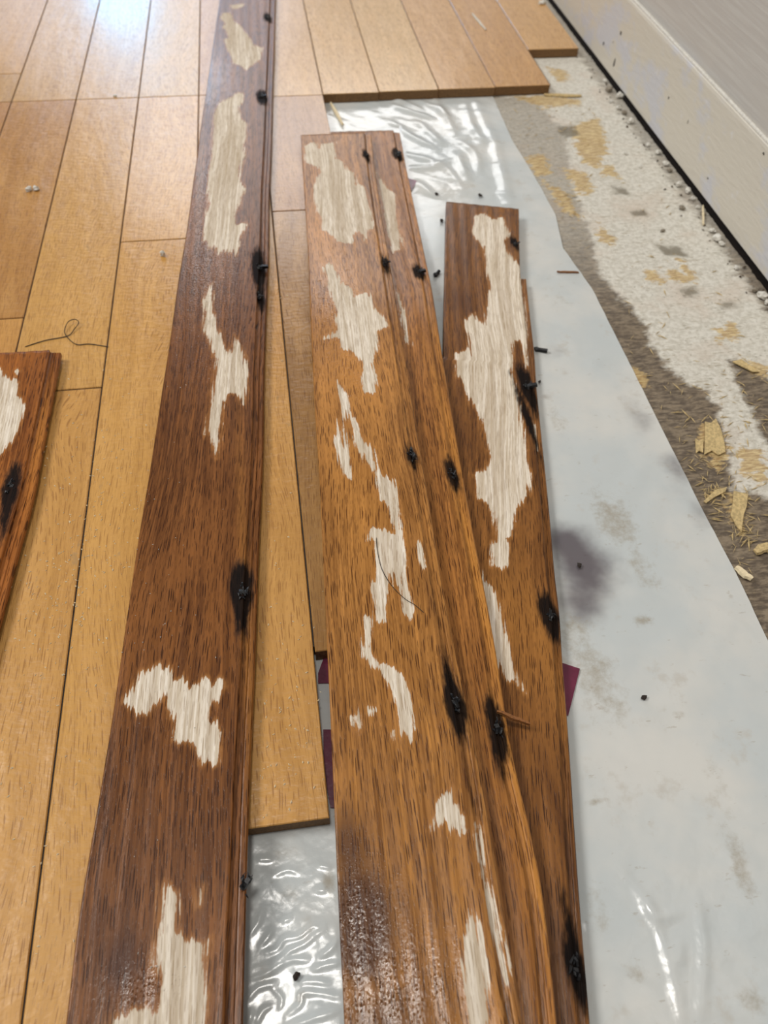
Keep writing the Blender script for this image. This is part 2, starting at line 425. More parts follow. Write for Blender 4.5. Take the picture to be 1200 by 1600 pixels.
# ------------------------------------------------------------------ the setting: honey oak floor of planks
floor = bpy.data.objects.new('floor', None); COL.objects.link(floor); struct(floor, 'honey-coloured oak strip floor, partly taken up')
J = dict(Y=-.341, Z=-.284, a=-.2272, b=-.1695, c=-.1128, d=-.0573, e=.0007, f=.0598, g=.1142, h=.1731, i=.2300, j=.2862, k=.3425)
GAP = .0004
T = lambda r, g, b: lin(r, g, b)
PLANKS = [('Y','Z',.778,1.3,(200,156,98)), ('Y','Z',.2,.778,(184,132,72)),
 ('Z','a',.84,1.3,(206,160,100)), ('Z','a',.778,.84,(200,156,96)), ('Z','a',.1,.778,(184,130,70)),
 ('a','b',.778,1.3,(208,164,104)), ('a','b',.45,.778,(190,138,74)), ('a','b',-.1,.45,(206,152,82)),
 ('b','c',.778,1.3,(212,168,108)), ('b','c',.3747,.778,(210,160,88)), ('b','c',-.1,.3747,(208,156,86)),
 ('c','d',.778,1.3,(214,172,112)), ('c','d',.5345,.778,(212,162,96)), ('c','d',-.1,.5345,(212,160,86)),
 ('d','e',.778,1.3,(196,146,90)), ('d','e',.0998,.778,(206,154,84)),
 ('e','f',.770,1.3,(208,164,106)), ('e','f',.566,.770,(166,118,66)), ('e','f',.1764,.566,(160,118,66)),
 ('f','g',.771,1.3,(212,170,112)), ('g','h',.7722,1.3,(214,174,116)), ('h','i',.7728,1.3,(210,164,108)), ('i','j',.7742,1.3,(206,158,100)),
 ('j','k',.861,1.3,(212,168,112))]
for a, b, y0, y1, col in PLANKS:
    v, f, c = box(J[a]+GAP, J[b]-GAP, y0+.0005, y1-.0005, -.0082, 0)
    o = link('plank', v, f, M_FLOOR, floor, c); o.color = T(*col)
    o.data.materials.append(M_EDGE)
    if y0 > .76 or y0 in (.0998, .1764):
        for p in o.data.polygons:
            if p.normal.y < -.9: p.material_index = 1
# shade of the open joints put in as dark strips recessed between the planks
dv, df = [], []
for k in 'abcdefghij':
    x = J[k]
    ya, yb = {'a': (.0, 1.3), 'b': (-.1, 1.3), 'c': (-.1, 1.3), 'd': (.1, 1.3), 'e': (.18, 1.3)}.get(k, (.775, 1.3))
    b0 = len(dv); dv += [(x-.0005, ya, -.0008), (x+.0005, ya, -.0008), (x+.0005, yb, -.0008), (x-.0005, yb, -.0008)]; df.append((b0, b0+1, b0+2, b0+3))
for xa, xb_, y in ((-.34, .0598, .778), (-.1695, -.1128, .3747), (-.1128, -.0573, .5345), (.0007, .0598, .566), (-.227, -.1695, .45), (-.284, -.2272, .84)):
    b0 = len(dv); dv += [(xa, y-.0005, -.0008), (xb_, y-.0005, -.0008), (xb_, y+.0005, -.0008), (xa, y+.0005, -.0008)]; df.append((b0, b0+1, b0+2, b0+3))
o = link('joint_shade', dv, df, M_DIRT_SHADE, floor); o['kind'] = 'stuff'

# ------------------------------------------------------------------ the setting: baseboard and wall
XB = .3578
prof = [(XB, -.0032), (XB, .0625), (XB+.0006, .0648), (XB+.0022, .0660), (XB+.0045, .0663), (XB+.0062, .0652), (XB+.014, .0652), (XB+.014, -.0032)]
v = []; f = []
ys = np.linspace(-.15, 1.5, 34)
for y in ys:
    for (x, z) in prof: v.append((x-XB+rng.normal(0, .0001), y, z))
n = len(prof)
for i in range(len(ys)-1):
    for k in range(n):
        k2 = (k+1) % n; f.append((i*n+k, i*n+k2, (i+1)*n+k2, (i+1)*n+k))
bb = struct(link('baseboard_right', v, f, M_BASE, None, (XB, 0, 0)), 'scuffed cream and grey painted baseboard')
bv = [(0.0026, y, .0660+rng.normal(0, .00015)) for y in np.linspace(-.14, 1.49, 60)]  # white tube puts the light on the rounded top edge into colour
o = tube('lit_top_edge', bv, .0016, M_WHITE, 6, bb, False); o['label'] = 'white bead painting in the light caught by the top edge'
v, f, c = box(XB+.0063, XB+.06, -.15, 1.5, .0653, .75, .0003)
wl = struct(link('wall_right', v, f, M_WALL, None, c), 'grey painted wall with fine brush lines')
# dirt spots and nail holes on the baseboard face
def wall_pt(px, py, x=XB):
    r = R @ np.array([(px-CX)/F, (py-CY)/F, 1.]); t = x/r[0]; return r*t+np.array([0, 0, H])
for (px, py, ry, rz, nm) in ((970, 52, 3.2, 4.0, 'dirt_spot'), (943, 68, 2.2, 3.6, 'dirt_spot'), (958, 66, 1.5, 1.5, 'dirt_spot'), (960, 98, 2.4, 8.5, 'dirt_streak'),
                         (1045, 153, 1.8, 2.2, 'nail_hole'), (1193, 240, 1.6, 1.6, 'nail_hole'), (1106, 279, 1.4, 1.6, 'dirt_spot'), (1075, 190, .8, 3., 'dirt_spot')):
    p = wall_pt(px, py); vs = [(-.00018, 0, 0)]; fs = []
    for k in range(12):
        q = 2*math.pi*k/12; s = random.uniform(.6, 1.15); vs.append((-.0001, math.cos(q)*ry*mm*s*.8, math.sin(q)*rz*mm*s*.6))
    for k in range(12): fs.append((0, 1+(k+1) % 12, 1+k))
    o = link(nm, vs, fs, M_DIRT_SHADE, bb, p-np.array([XB, 0, 0]))

# ------------------------------------------------------------------ polythene sheet
edge = [at(*p, -.0085)[:2] for p in ((745,118),(770,150),(800,218),(835,275),(868,335),(880,388),(925,450),(955,510),(985,570),(1045,690),(1100,800),(1150,895),(1200,1000),(1300,1210),(1400,1420),(1560,1760))]
edge = sorted(edge, key=lambda p: p[1])
ey = np.array([p[1] for p in edge]); ex = np.array([p[0] for p in edge])
yy = np.r_[np.arange(-.07, .112, .0007), np.arange(.112, .905, .0016)]; us = np.r_[np.linspace(0, .25, 100)[:-1], np.linspace(.25, 1, 165)]
xr = np.interp(yy, ey, ex); xl = -.06
GX = xl+(xr[:, None]-xl)*us[None, :]; GY = np.repeat(yy[:, None], len(us), 1)
PX, PY = GX.ravel(), GY.ravel()
def blob(cx, cy, rx, ry): return np.exp(-(((PX-cx)/rx)**2+((PY-cy)/ry)**2))
wr1 = blob(.105, .73, .085, .09)+blob(.16, .63, .04, .08)
wr2 = blob(-.015, .045, .05, .06)
wr3 = blob(.135, .04, .035, .06)
h = np.zeros(len(PX))
def ridges(ang, lam, warp, seed, sharp=3.):
    r = np.random.default_rng(seed); a = math.radians(ang)
    t = PX*math.cos(a)+PY*math.sin(a)
    s = -PX*math.sin(a)+PY*math.cos(a)
    for k in range(4):
        fx, fy, ph = r.uniform(8, 45), r.uniform(8, 45), r.uniform(0, 6.28)
        t = t+warp*.25*np.sin(fx*PX*6.28*.5+fy*PY*6.28*.5+ph)
    return (.5+.5*np.sin(t*6.283/lam))**sharp
def fold(pts, hgt, sig, fade=True):
    q = np.array([at(*p, -.0085)[:2] for p in spline(pts, 5)])
    lo, hi = q.min(0)-4*sig, q.max(0)+4*sig
    m = np.where((PX > lo[0]) & (PX < hi[0]) & (PY > lo[1]) & (PY < hi[1]))[0]
    if len(m) == 0: return
    best = np.full(len(m), 1e9); arc = np.zeros(len(m)); n_ = len(q)-1
    for i in range(n_):
        a, ab = q[i], q[i+1]-q[i]; d = np.c_[PX[m], PY[m]]-a
        t = np.clip(d@ab/max(ab@ab, 1e-12), 0, 1); e = d-t[:, None]*ab; dd = (e*e).sum(1)
        up = dd < best; best[up] = dd[up]; arc[up] = (i+t[up])/n_
    h[m] += hgt*np.exp(-best/sig**2)*np.clip(np.sin(np.pi*np.clip(arc*.92+.04, 0, 1)), 0, 1)**.5
for pts_ in ([(611,163),(641,175),(674,184)],[(655,158),(692,176),(710,211)],[(611,190),(644,214),(682,233)],[(650,187),(671,208),(692,226)],[(632,240),(668,250),(704,271),(724,303)],
             [(714,240),(722,262),(732,288)],[(726,156),(737,196),(757,226)],[(719,220),(743,241),(749,268)],[(650,283),(686,316)],[(645,326),(694,360)],[(678,152),(698,190)],[(590,150),(625,158),(660,172)],[(640,262),(672,262),(700,252)],[(655,400),(690,420)],[(640,300),(665,345)]):
    fold(pts_, .0016, .0042)
fold([(738,152),(758,193),(776,232),(794,316),(800,360)], .0014, .0055)
for pts_ in ([(967,1357),(1000,1397),(1030,1455),(1050,1520),(1067,1600)],[(1088,1400),(1100,1487),(1094,1600)],[(1010,1405),(1030,1432),(1062,1425)],[(1060,1470),(1062,1510)]): fold(pts_, .0008, .0024)
for pts_ in ([(388,1513),(421,1507),(438,1497),(456,1484),(477,1474),(491,1462),(508,1451)],[(386,1532),(419,1519),(452,1501),(480,1500)],[(408,1490),(432,1484),(444,1468),(469,1462),(485,1449),(508,1443)],
             [(386,1563),(403,1544),(434,1536)],[(446,1587),(469,1569),(473,1552),(502,1552),(534,1559)],[(466,1534),(490,1533),(516,1537)],[(455,1602),(494,1590),(535,1577)],[(500,1496),(516,1484),(531,1464)],
             [(428,1367),(448,1359),(465,1363)],[(401,1342),(426,1342)],[(494,1351),(518,1355)],[(390,1460),(404,1440),(410,1420)],[(405,1480),(420,1462),(424,1450)],[(400,1600),(412,1578),(430,1570)],[(388,1600),(394,1580)],[(440,1440),(456,1432)],[(425,1545),(440,1560),(436,1580)],[(490,1515),(510,1508),(532,1505)],[(490,1390),(510,1392)]):
    fold(pts_, .00042, .0011)
h += .00025*ridges(20, .06, .05, 6)+.0002*ridges(100, .045, .04, 7)
lump = .00025*np.sin(PX*140+3*np.sin(PY*60))*np.sin(PY*95+2*np.sin(PX*80))
h += lump
cover = [(470,205),(625,198),(650,300),(695,312),(820,324),(840,540),(880,950),(927,1640),(536,1640),(518,1200),(500,760),(480,400)]
h *= 1-sstep(-.001, .0015, sdf(np.c_[PX, PY], np.array([at(*p, -.0085)[:2] for p in cover])))
plank_over = (PX < -.0573) | ((PX < .0007) & (PY > .0998)) | ((PX < .0598) & (PY > .1764)) | (PY > .772)
h *= np.where(plank_over, 0, 1)
# flat under the boards and planks
hz = np.clip(h, 0, .003)
VP = np.c_[PX, PY, -.0088+hz]
nyp, nxp = GX.shape; ip = np.arange(nyp*nxp).reshape(nyp, nxp)
fp = np.stack([ip[:-1, :-1], ip[:-1, 1:], ip[1:, 1:], ip[1:, :-1]], -1).reshape(-1, 4)
sheet = link('plastic_sheet', VP, fp, M_PL, smooth=True)
tag(sheet, 'cloudy white polythene vapour sheet lying wrinkled over the subfloor', 'plastic sheet')
def pblob(px, py, rpx, rpy, rot=0):
    c = at(px, py, -.0085); a = at(px+rpx, py, -.0085); b = at(px, py+rpy, -.0085)
    return blob(c[0], c[1], abs(a[0]-c[0]), abs(b[1]-c[1]))
damp = 1.1*pblob(915, 890, 52, 58)+.9*pblob(880, 840, 40, 30)+.6*pblob(900, 950, 45, 35)+.5*pblob(870, 548, 26, 14)+.55*pblob(1000, 650, 22, 30)+.7*pblob(1058, 730, 26, 35)+.6*pblob(1095, 800, 30, 40)+.5*pblob(720, 430, 50, 20)  # wet patches; the spot by the right-hand loose nail is its shadow painted in
dirt = .7*pblob(960, 810, 40, 60)+.55*pblob(890, 980, 60, 40)+.5*pblob(950, 1100, 50, 60)+.3*pblob(1130, 1300, 60, 90)+.55*pblob(930, 1420, 30, 50)+.5*pblob(440, 1330, 40, 25)+.7*pblob(515, 1380, 14, 30)+.6*pblob(470, 1560, 30, 20)+.5*pblob(1010, 900, 30, 40)+.4*pblob(880, 470, 30, 30)+.5*pblob(870, 650, 20, 60)+.6*pblob(1170, 1560, 30, 40)+.5*pblob(925, 1040, 40, 40)+.6*pblob(1005, 970, 20, 14)+.6*pblob(1062, 1118, 14, 10)+.35*pblob(1115, 1210, 25, 60)+.6*pblob(935, 1252, 26, 8)+.5*pblob(1165, 1370, 20, 60)+.5*pblob(450, 1400, 40, 30)+.5*pblob(990, 1520, 30, 30)
fattr(sheet, 'damp', damp); fattr(sheet, 'dirt', dirt); fattr(sheet, 'wrinkle', np.clip(wr1+wr2+wr3, 0, 1))

# maroon tape pieces, glimpsed beside the boards
def slab(name, pts, z, th, mat, label, cat, group=None):
    P = [at(*p, z) for p in pts]; c = sum(P)/len(P); n = len(P)
    v = [p-c for p in P]+[p-c+np.array([0, 0, th]) for p in P]
    f = [tuple(reversed(range(n))), tuple(range(n, 2*n))]+[(i, (i+1) % n, n+(i+1) % n, n+i) for i in range(n)]
    o = link(name, v, f, mat, None, c)
    bm = __import__('bmesh').new(); bm.from_mesh(o.data); __import__('bmesh').ops.recalc_face_normals(bm, faces=bm.faces); bm.to_mesh(o.data); bm.free()
    return tag(o, label, cat, group)
TZ = -.0080
slab('tape_strip', [(800,1010),(906,1045),(888,1118),(800,1118)], TZ, .0002, M_MAROON, 'maroon tape corner sticking out right of the shortest stained board', 'tape')
slab('tape_strip', [(497,1052),(508,1022),(560,1020),(560,1066),(497,1068)], TZ, .0002, M_MAROON, 'maroon tape scrap in the narrow gap near the end of the sliver of plank', 'tape')
slab('tape_strip', [(505,1140),(560,1140),(560,1265),(516,1262),(506,1205)], TZ, .0002, M_MAROON, 'maroon tape scrap beside the cut lower end of the loose-ended plank', 'tape')
slab('tape_strip', [(610,270),(652,283),(643,298),(610,300)], TZ, .0002, M_MAROON, 'small maroon tape corner beside the top of the middle boards', 'tape')

# ------------------------------------------------------------------ loose stained boards
def board(name, label, left, outer, zb, far, near, tone, bare=(), black=(), deep=(), gold=(), wet=(), tw=.006, th=.008, face=None, tongue_from=None, width=None):
    """left / outer: traced edges, as picture points on the board's top; zb(y): height of its underside"""
    zt = lambda y: zb(y)+th
    L = sorted([tuple(at(*p, zt)[:2]) for p in left], key=lambda p: p[1]) if left else None
    Rr = sorted([tuple(at(*p, zt)[:2]) for p in outer], key=lambda p: p[1])
    def ext(P, y):
        P = np.array(P); x = np.interp(y, P[:, 1], P[:, 0])
        k = min(3, len(P)-1)
        s0 = (P[k, 0]-P[0, 0])/(P[k, 1]-P[0, 1]); s1 = (P[-1, 0]-P[-1-k, 0])/(P[-1, 1]-P[-1-k, 1])
        x = np.where(y < P[0, 1], P[0, 0]+(y-P[0, 1])*s0, x); return np.where(y > P[-1, 1], P[-1, 0]+(y-P[-1, 1])*s1, x)
    def sm(x):
        k = np.ones(15)/15; xp = np.pad(x, 7, mode='reflect', reflect_type='odd'); return np.convolve(xp, k, 'valid')
    n = int((max(far)-near)/.002)
    t = np.linspace(0, 1, n)
    yl = near+(far[0]-near)*t; yr = near+(far[1]-near)*t
    xo = sm(ext(Rr, yr))
    xf = xo-tw
    xl = sm(ext(L, yl)) if L is not None else xf-width
    if width is not None and L is not None:            # hidden edge: keep the strip's width
        xl = np.where(yl < L[0][1], xf-width, xl)
    nu = 46; u = np.r_[0, .008, np.linspace(.02, .98, nu-4), .992, 1.]
    X = xl[:, None]+(xf-xl)[:, None]*u; Yv = yl[:, None]+(yr-yl)[:, None]*u
    Zc = np.array([zt(y) for y in (yl+yr)/2])
    Z = np.repeat(Zc[:, None], nu, 1)
    Z[:, 0] -= .0005; Z[:, -1] -= .0004
    Z = Z+.00012*np.sin(u[None, :]*40+Yv*30)
    cen = np.array([X.mean(), Yv.mean(), Zc.mean()-th])
    top = np.c_[X.ravel(), Yv.ravel(), Z.ravel()]
    nl = len(top)
    bl = np.c_[xl, yl, Zc-th]; br = np.c_[xf, yr, Zc-th]
    verts = np.r_[top, bl, br]-cen
    id_ = np.arange(nl).reshape(n, nu); ibl = nl+np.arange(n); ibr = nl+n+np.arange(n)
    fs = [np.stack([id_[:-1, :-1], id_[:-1, 1:], id_[1:, 1:], id_[1:, :-1]], -1).reshape(-1, 4),
          np.stack([id_[:-1, 0], id_[1:, 0], ibl[1:], ibl[:-1]], -1), np.stack([id_[:-1, -1], ibr[:-1], ibr[1:], id_[1:, -1]], -1),
          np.stack([ibl[:-1], ibl[1:], ibr[1:], ibr[:-1]], -1)]
    fl = [tuple(x) for x in np.concatenate(fs)]
    fl.append(tuple(list(id_[-1, :])+[ibr[-1], ibl[-1]])); fl.append(tuple(list(id_[0, ::-1])+[ibl[0], ibr[0]]))
    o = link(name, verts, fl, M_ST, None, cen, True); o.color = lin(*tone)
    for p in o.data.polygons[-2:]: p.use_smooth = False
    W = float((xf-xl).mean())*1000
    seed = abs(hash(name+label)) % 997 if False else (len(label)*37) % 997
    def grain_of(uu, yv, zv): return np.c_[uu*W+seed*1.7, yv*1000, zv*1000]
    uall = np.r_[np.tile(u, n), np.zeros(n), np.ones(n)]
    vattr(o, 'grain', grain_of(uall, verts[:, 1], verts[:, 2]))
    def paint(ob, W2, dz=0.):
        P2 = W2[:, :2]
        b = np.full(len(P2), -50.)
        for poly in bare: b = np.maximum(b, sdf(P2, np.array([at(*p, zt)[:2] for p in poly]))*1000)
        fattr(ob, 'bare', np.clip(b, -50, 50))
        k = np.full(len(P2), -50.)
        for (px, py, rw, rl) in black:
            c = at(px, py, zt)
            d = np.sqrt(((P2[:, 0]-c[0])/(rw*mm))**2+((P2[:, 1]-c[1])/(rl*mm))**2)
            k = np.maximum(k, (1-d)*rw)
        fattr(ob, 'black', np.clip(k, -50, 50))
        for nm, lst in (('deep', deep), ('gold', gold), ('wet', wet)):
            q = np.zeros(len(P2))
            for (px, py, rpx, rpy, amt) in lst:
                c = at(px, py, zt); a = at(px+rpx, py, zt); bb_ = at(px, py+rpy, zt)
                q = np.maximum(q, amt*np.exp(-(((P2[:, 0]-c[0])/(a[0]-c[0]))**2+((P2[:, 1]-c[1])/(bb_[1]-c[1]))**2)))
            fattr(ob, nm, q)
    paint(o, verts+cen)
    # tongue: a lower lip along the right edge
    y0 = near; y1 = far[1] if tongue_from is None else at(*tongue_from, zt)[1]
    m = (yr <= y1)
    pr = [(0., -.0016), (.18, -.0022), (.45, -.0021), (.52, -.0026), (.62, -.0024), (.9, -.0025), (1., -.0031), (1., -.0052), (0., -.0056)]
    tv = []
    for i in np.where(m)[0]:
        for (a, dz) in pr: tv.append((xf[i]+a*tw-(.0002 if a == 0 else 0), yr[i], Zc[i]+dz))
    tv = np.array(tv); k = len(pr); nn = len(tv)//k
    tf = [(i*k+q, i*k+q+1, (i+1)*k+q+1, (i+1)*k+q) for i in range(nn-1) for q in range(k-1)]
    tf += [tuple(range(k-1, -1, -1)), tuple(range((nn-1)*k, nn*k))]
    tg = link('tongue', tv-cen, tf, M_ST, o, (0, 0, 0)); tg.color = o.color
    vattr(tg, 'grain', np.c_[W+seed*1.7+np.tile([p[0]*6 for p in pr], nn), (tv[:, 1]-cen[1])*1000, (tv[:, 2]-cen[2])*1000])
    paint(tg, tv)
    tg['label'] = 'narrow tongue along the nailed edge'
    tag(o, label, 'floorboard')
    return o, zt, cen

def nail(bd, px, py, ang=0., length=.008, lift=.5, w=.0011, hole=True):
    """blackened cut-nail stub standing in torn, charred-looking wood"""
    o, zt, cen = bd
    p = at(px, py, zt)-cen
    a = math.radians(ang); d = Vector((math.cos(a)*math.cos(lift), math.sin(a)*math.cos(lift), math.sin(lift)))
    q0 = Vector(p)-d*.002+Vector((0, 0, -.0012)); vs, fs = [], []
    def stub(b0, dv, l, w0, w1):
        k = len(vs); s = dv.cross(Vector((0, 0, 1))).normalized(); t = dv.cross(s).normalized()
        for (c, ww) in ((b0, w0), (b0+dv*l*.55+Vector((0, 0, .0006)), w0*.9), (b0+dv*l, w1)):
            for (i, j) in ((-1, -1), (1, -1), (1, 1), (-1, 1)): vs.append(c+s*ww*i+t*ww*j)
        for r in (0, 4):
            for i in range(4): fs.append((k+r+i, k+r+(i+1) % 4, k+r+4+(i+1) % 4, k+r+4+i))
        fs.append((k+3, k+2, k+1, k)); fs.append((k+8, k+9, k+10, k+11))
    stub(q0, d, length, w, w*.8)
    n = link('nail', vs, fs, M_BLACK, o); n['label'] = 'rusted black nail stub'
    vs, fs = [], []
    for i in range(11):
        b = random.uniform(0, 6.28); r = random.uniform(.0005, .0024)
        dv = Vector((random.gauss(0, .35), random.choice((-1, 1))*random.uniform(.5, 1), random.uniform(.1, .7))).normalized()
        stub(Vector(p)+Vector((math.cos(b)*r, math.sin(b)*r*1.8, -.0004)), dv, random.uniform(.0012, .0034), random.uniform(.0002, .00055), .00008)
    link('torn_fibres', vs, fs, M_BLACK, o)['label'] = 'blackened torn fibres around the nail'

flat0 = lambda y: .0001
b2z = lambda y: float(.0007+.0081*sstep(.57, .395, y))
b3z = lambda y: float(-.0078+.0081*sstep(.57, .395, y))
b4z = lambda y: -.0079

# --- long board lying on the planks
B1L = [(343,0),(334,62),(325,124),(315,187),(308,244),(302,282),(292,358),(277,448),(265,535),(253,610),(235,730),(214,855),(195,985),(172,1142),(146,1296),(121,1440),(106,1575),(103,1600)]
B1R = [(430,0),(428,75),(426,131),(423.5,225),(420,300),(419,400),(415,490),(412,580),(410.5,700),(408.7,740),(403,862),(398,1020),(391,1160),(386,1296),(382.5,1417),(378,1600)]
B1BARE = [
 [(344.7,28),(346.6,20.6),(360.6,17.8),(366,32),(374,40),(381,47),(391,60),(400,72),(410,75),(407.5,90),(400,97.5),(385,109),(377.5,103),(366,99),(362.5,90),(355,75),(349,62),(357,58),(353,49),(347.5,43),(351,37.5)],
 [(358,7.5),(377.5,6.5),(385,6),(370,14),(360.6,14)],
 [(340,163),(351,157.5),(374,144),(380,150),(377.5,161),(372,169),(374,184),(385,193),(384,212),(380,229),(381,242),(375.6,262.5),(374,281),(382,296),(373,319),(367,340),(370,350),(385,350),(376,367),(373,385),(367,400),(362.5,391),(358,400),(350.5,388),(343,397),(335.5,382),(325,392),(323.5,379),(317.5,376),(320.5,343),(328,319),(325,298),(327,277),(330,244),(331.5,216),(332.5,187.5)],
 [(329.5,442),(331,460),(328,478),(335.5,502),(341.5,517),(349,544),(356.5,554.5),(362.5,544),(365.5,520),(374.5,535),(380.5,556),(385,580),(383.5,607),(379,631),(373,619),(364,614.5),(355,616),(349,628),(344.5,652),(343,685),(338.5,718),(332.5,700),(323.5,676),(326.5,646),(331,616),(335.5,586),(337,562),(331,541),(325,523),(319,517),(320.5,490),(316,472),(322,460)],
 [(197,1095),(204,1085),(214.5,1069),(221.5,1051),(235.5,1046),(247.7,1035.7),(254.7,1048),(262,1044),(270.5,1062),(284.5,1058),(295,1072),(309,1070.7),(321,1060),(333.4,1069),(347.4,1062),(351,1070.7),(340.4,1090),(326.4,1111),(326.4,1125),(335,1128),(344,1142),(344,1170),(340.4,1195),(330,1196.6),(316,1191),(307,1174),(300,1160),(284.5,1160),(272,1156),(274,1128),(263.5,1100),(256.5,1076),(249.5,1090),(232,1118),(221.5,1114),(209,1107)],
 [(256.5,1379),(279,1395),(283.5,1417.5),(277,1449),(292.5,1469),(326,1467),(322,1503),(324,1552),(319.5,1600),(315,1660),(172,1660),(176,1590),(216,1581),(246,1576),(252,1539),(243,1503),(243,1480),(250,1440),(254,1404)],
 [(315,1377),(322,1384),(318,1417),(309,1417)],
]
b1 = board('oak_board', 'longest, darkest stained oak board with pale bare patches, lying on the honey planks', B1L, B1R, flat0, (1.15, 1.15), -.05, (130, 82, 42), B1BARE,
  black=[(418,27,4,11),(409,152,4.5,14),(404,418,4.5,22),(407,462,2.2,12),(377,918,5,15),(377,955,2.6,12)],
  deep=[(215,1290,120,160,.35),(190,1500,50,80,.9),(270,880,90,160,.25),(160,1440,60,50,.6),(409,150,8,120,.7),(404,350,7,80,.6),(372,1000,7,90,.5)],
  gold=[(385,1000,9,500,.35)],
  wet=[(315,430,60,130,1.),(325,120,40,60,1.),(225,1540,60,40,.8),(300,300,50,200,.6)])
nail(b1, 418, 27, 20, .004); nail(b1, 409, 151, -10, .007); nail(b1, 404, 417, -8, .009, .25, .0012); nail(b1, 407, 462, 60, .003)
nail(b1, 378, 925, 80, .004, .3); nail(b1, 383, 1380, 40, .005, .5)

# --- middle board (upper of the crossed pair)
B2L = [(470,212),(475,290),(482,400),(486,520),(492,640),(500,760),(506,900),(513,1050),(520,1200),(528,1400),(538,1600)]
B2F = [(569,206),(574,262),(582,320),(596,410),(609,500),(624,600),(640,700),(655,800),(670,900),(688,1000),(706,1090),(724,1180),(742,1290),(758,1400),(774,1500),(790,1600)]
def shift(P, z, d):
    out = []
    for p in P:
        q = at(*p, z); r = at(p[0]+10, p[1], z); out.append((p[0]+10*d/(r[0]-q[0]), p[1]))
    return out
B2R = shift(B2F, lambda y: b2z(y)+.008, .0062)
B2BARE = [
 [(477,228),(485,224),(496,223),(498,232),(504,224),(524,222),(525,248),(536,252),(544,266),(554,270),(558,288),(571,292),(580,324),(584,354),(574,364),(570,380),(564,366),(554,360),(550,380),(544,380),(526,378),(520,368),(500,356),(504,344),(496,328),(490,304),(494,286),(500,268),(496,260),(478,254)],
 [(503.5,417.6),(515,410),(526.5,425),(536,444.5),(549.5,448),(553,463.6),(576,456),(584,483),(603,498),(607,509.6),(588,517),(588,548),(580,567),(588,586),(586,613),(568.6,613),(565,594),(568.6,567),(549.5,548),(530,544),(530,529),(507,529),(526.5,513.5),(519,498),(526.5,486.6),(515,463.6),(511,440.6)],
 [(526.5,594),(542,617),(545.7,640),(561,663),(565,682),(584,705),(591.7,736),(614.6,751),(619,768),(628.7,828.7),(633,870.7),(631,903),(647,954.7),(642.7,968.7),(628.7,959),(624,926.7),(610,894),(605,936),(598,973),(586.7,968.7),(579.7,912.7),(586.7,903),(586.7,847),(575,842.7),(575,824),(600.7,824),(614.6,833),(605,791),(591,777),(584,740),(572.5,724),(557,693.6),(549.5,659),(542,640),(536,648),(534,663),(538,690),(545.7,716.6),(547.6,747),(540,743.5),(530,713),(520.7,690),(528,670.6),(532,636),(526.5,617)],
 [(646,838),(659,852),(664,889),(655,880)],
 [(568,964),(577,964),(579.7,982.7),(575,1020),(591,1034),(610,1043),(633,1062),(642.7,1090),(645,1136.6),(640,1157.6),(626,1146),(619,1104),(610,1066.6),(586.7,1043),(568,1024.6),(570,992)],
 [(549,1122.6),(561,1104),(568,1136.6),(561,1150.6)], [(575,1108),(590,1106),(584,1118)], [(604,1146),(611,1146),(610,1158)],
 [(705,1232),(712,1255),(725,1275),(732,1310),(710,1302),(700,1280),(685,1285),(675,1307),(670,1295),(680,1255)],
 [(737,1275),(750,1285),(755,1320),(760,1365),(775,1425),(792,1500),(795,1540),(785,1525),(767,1450),(750,1375),(742,1315)],
 [(735,1420),(750,1450),(760,1500),(765,1600),(765,1660),(730,1660),(732,1590),(722,1500),(730,1460)],
]
b2 = board('oak_board', 'golden-brown oak board with dark wet lower end, on top of the others', B2L, B2R, b2z, (.672, .672), -.05, (176, 122, 64), B2BARE,
  black=[(572,242,2.6,8),(603,410,2.6,12),(643,712,2.2,7),(712,1100,4.2,14),(706,1078,1.8,12)],
  deep=[(545,1330,40,110,1.),(560,1440,60,110,1.5),(590,1600,110,90,.8),(575,300,8,120,.6),(600,450,6,90,.5),(668,920,8,130,.7),(700,1060,10,90,.9),(725,1200,10,100,.7)],
  gold=[(540,560,46,120,.75),(510,380,28,70,.7),(560,760,60,200,.5),(620,1000,70,200,.25)],
  wet=[(560,1430,60,90,1.),(600,1540,110,80,1.),(530,480,50,120,.6)])
nail(b2, 572, 241, 200, .003, .9); nail(b2, 602, 409, 60, .003, .8); nail(b2, 643, 710, -50, .005, .5); nail(b2, 711, 1098, 110, .004, .4)

# --- board below it
B3R = [(625,203),(636,262),(655,350),(675,445),(693,560),(717,700),(731,778),(745,850),(774,1000),(790,1105),(803,1183),(820,1255),(840,1330),(855,1430),(864,1510),(872,1600)]
B3BARE = [[(588,268),(600,288),(608,296),(620,304),(618,320),(620,340),(626,366),(628,390),(612,396),(608,370),(602,340),(594,300)],
 [(620,456),(630,479),(641.5,540),(634,533),(626,487)]]
b3 = board('oak_board', 'orange-brown oak board with yellow tongue, between the wide board and the shortest', None, B3R, b3z, (.694, .692), -.05, (168, 112, 56), B3BARE,
  black=[(621,240,4,10),(655,425,3.6,9),(707,740,3.4,11),(777,1137,3.6,14),(775,1160,2.,12)],
  deep=[(700,900,10,250,.35),(706,690,6,60,.7),(775,1190,8,70,.8),(815,1450,20,200,.5)],
  gold=[(735,850,10,200,1.),(760,960,10,200,1.),(700,660,9,130,.9),(800,1180,12,120,1.),(845,1400,12,160,1.),(680,520,8,120,.7),(650,330,14,100,.4)],
  width=.0565)
nail(b3, 621, 240, 25, .006, .5, .0012); nail(b3, 655, 424, 5, .007, .3, .0012); nail(b3, 707, 739, 60, .003, .5); nail(b3, 777, 1136, 100, .004, .5)

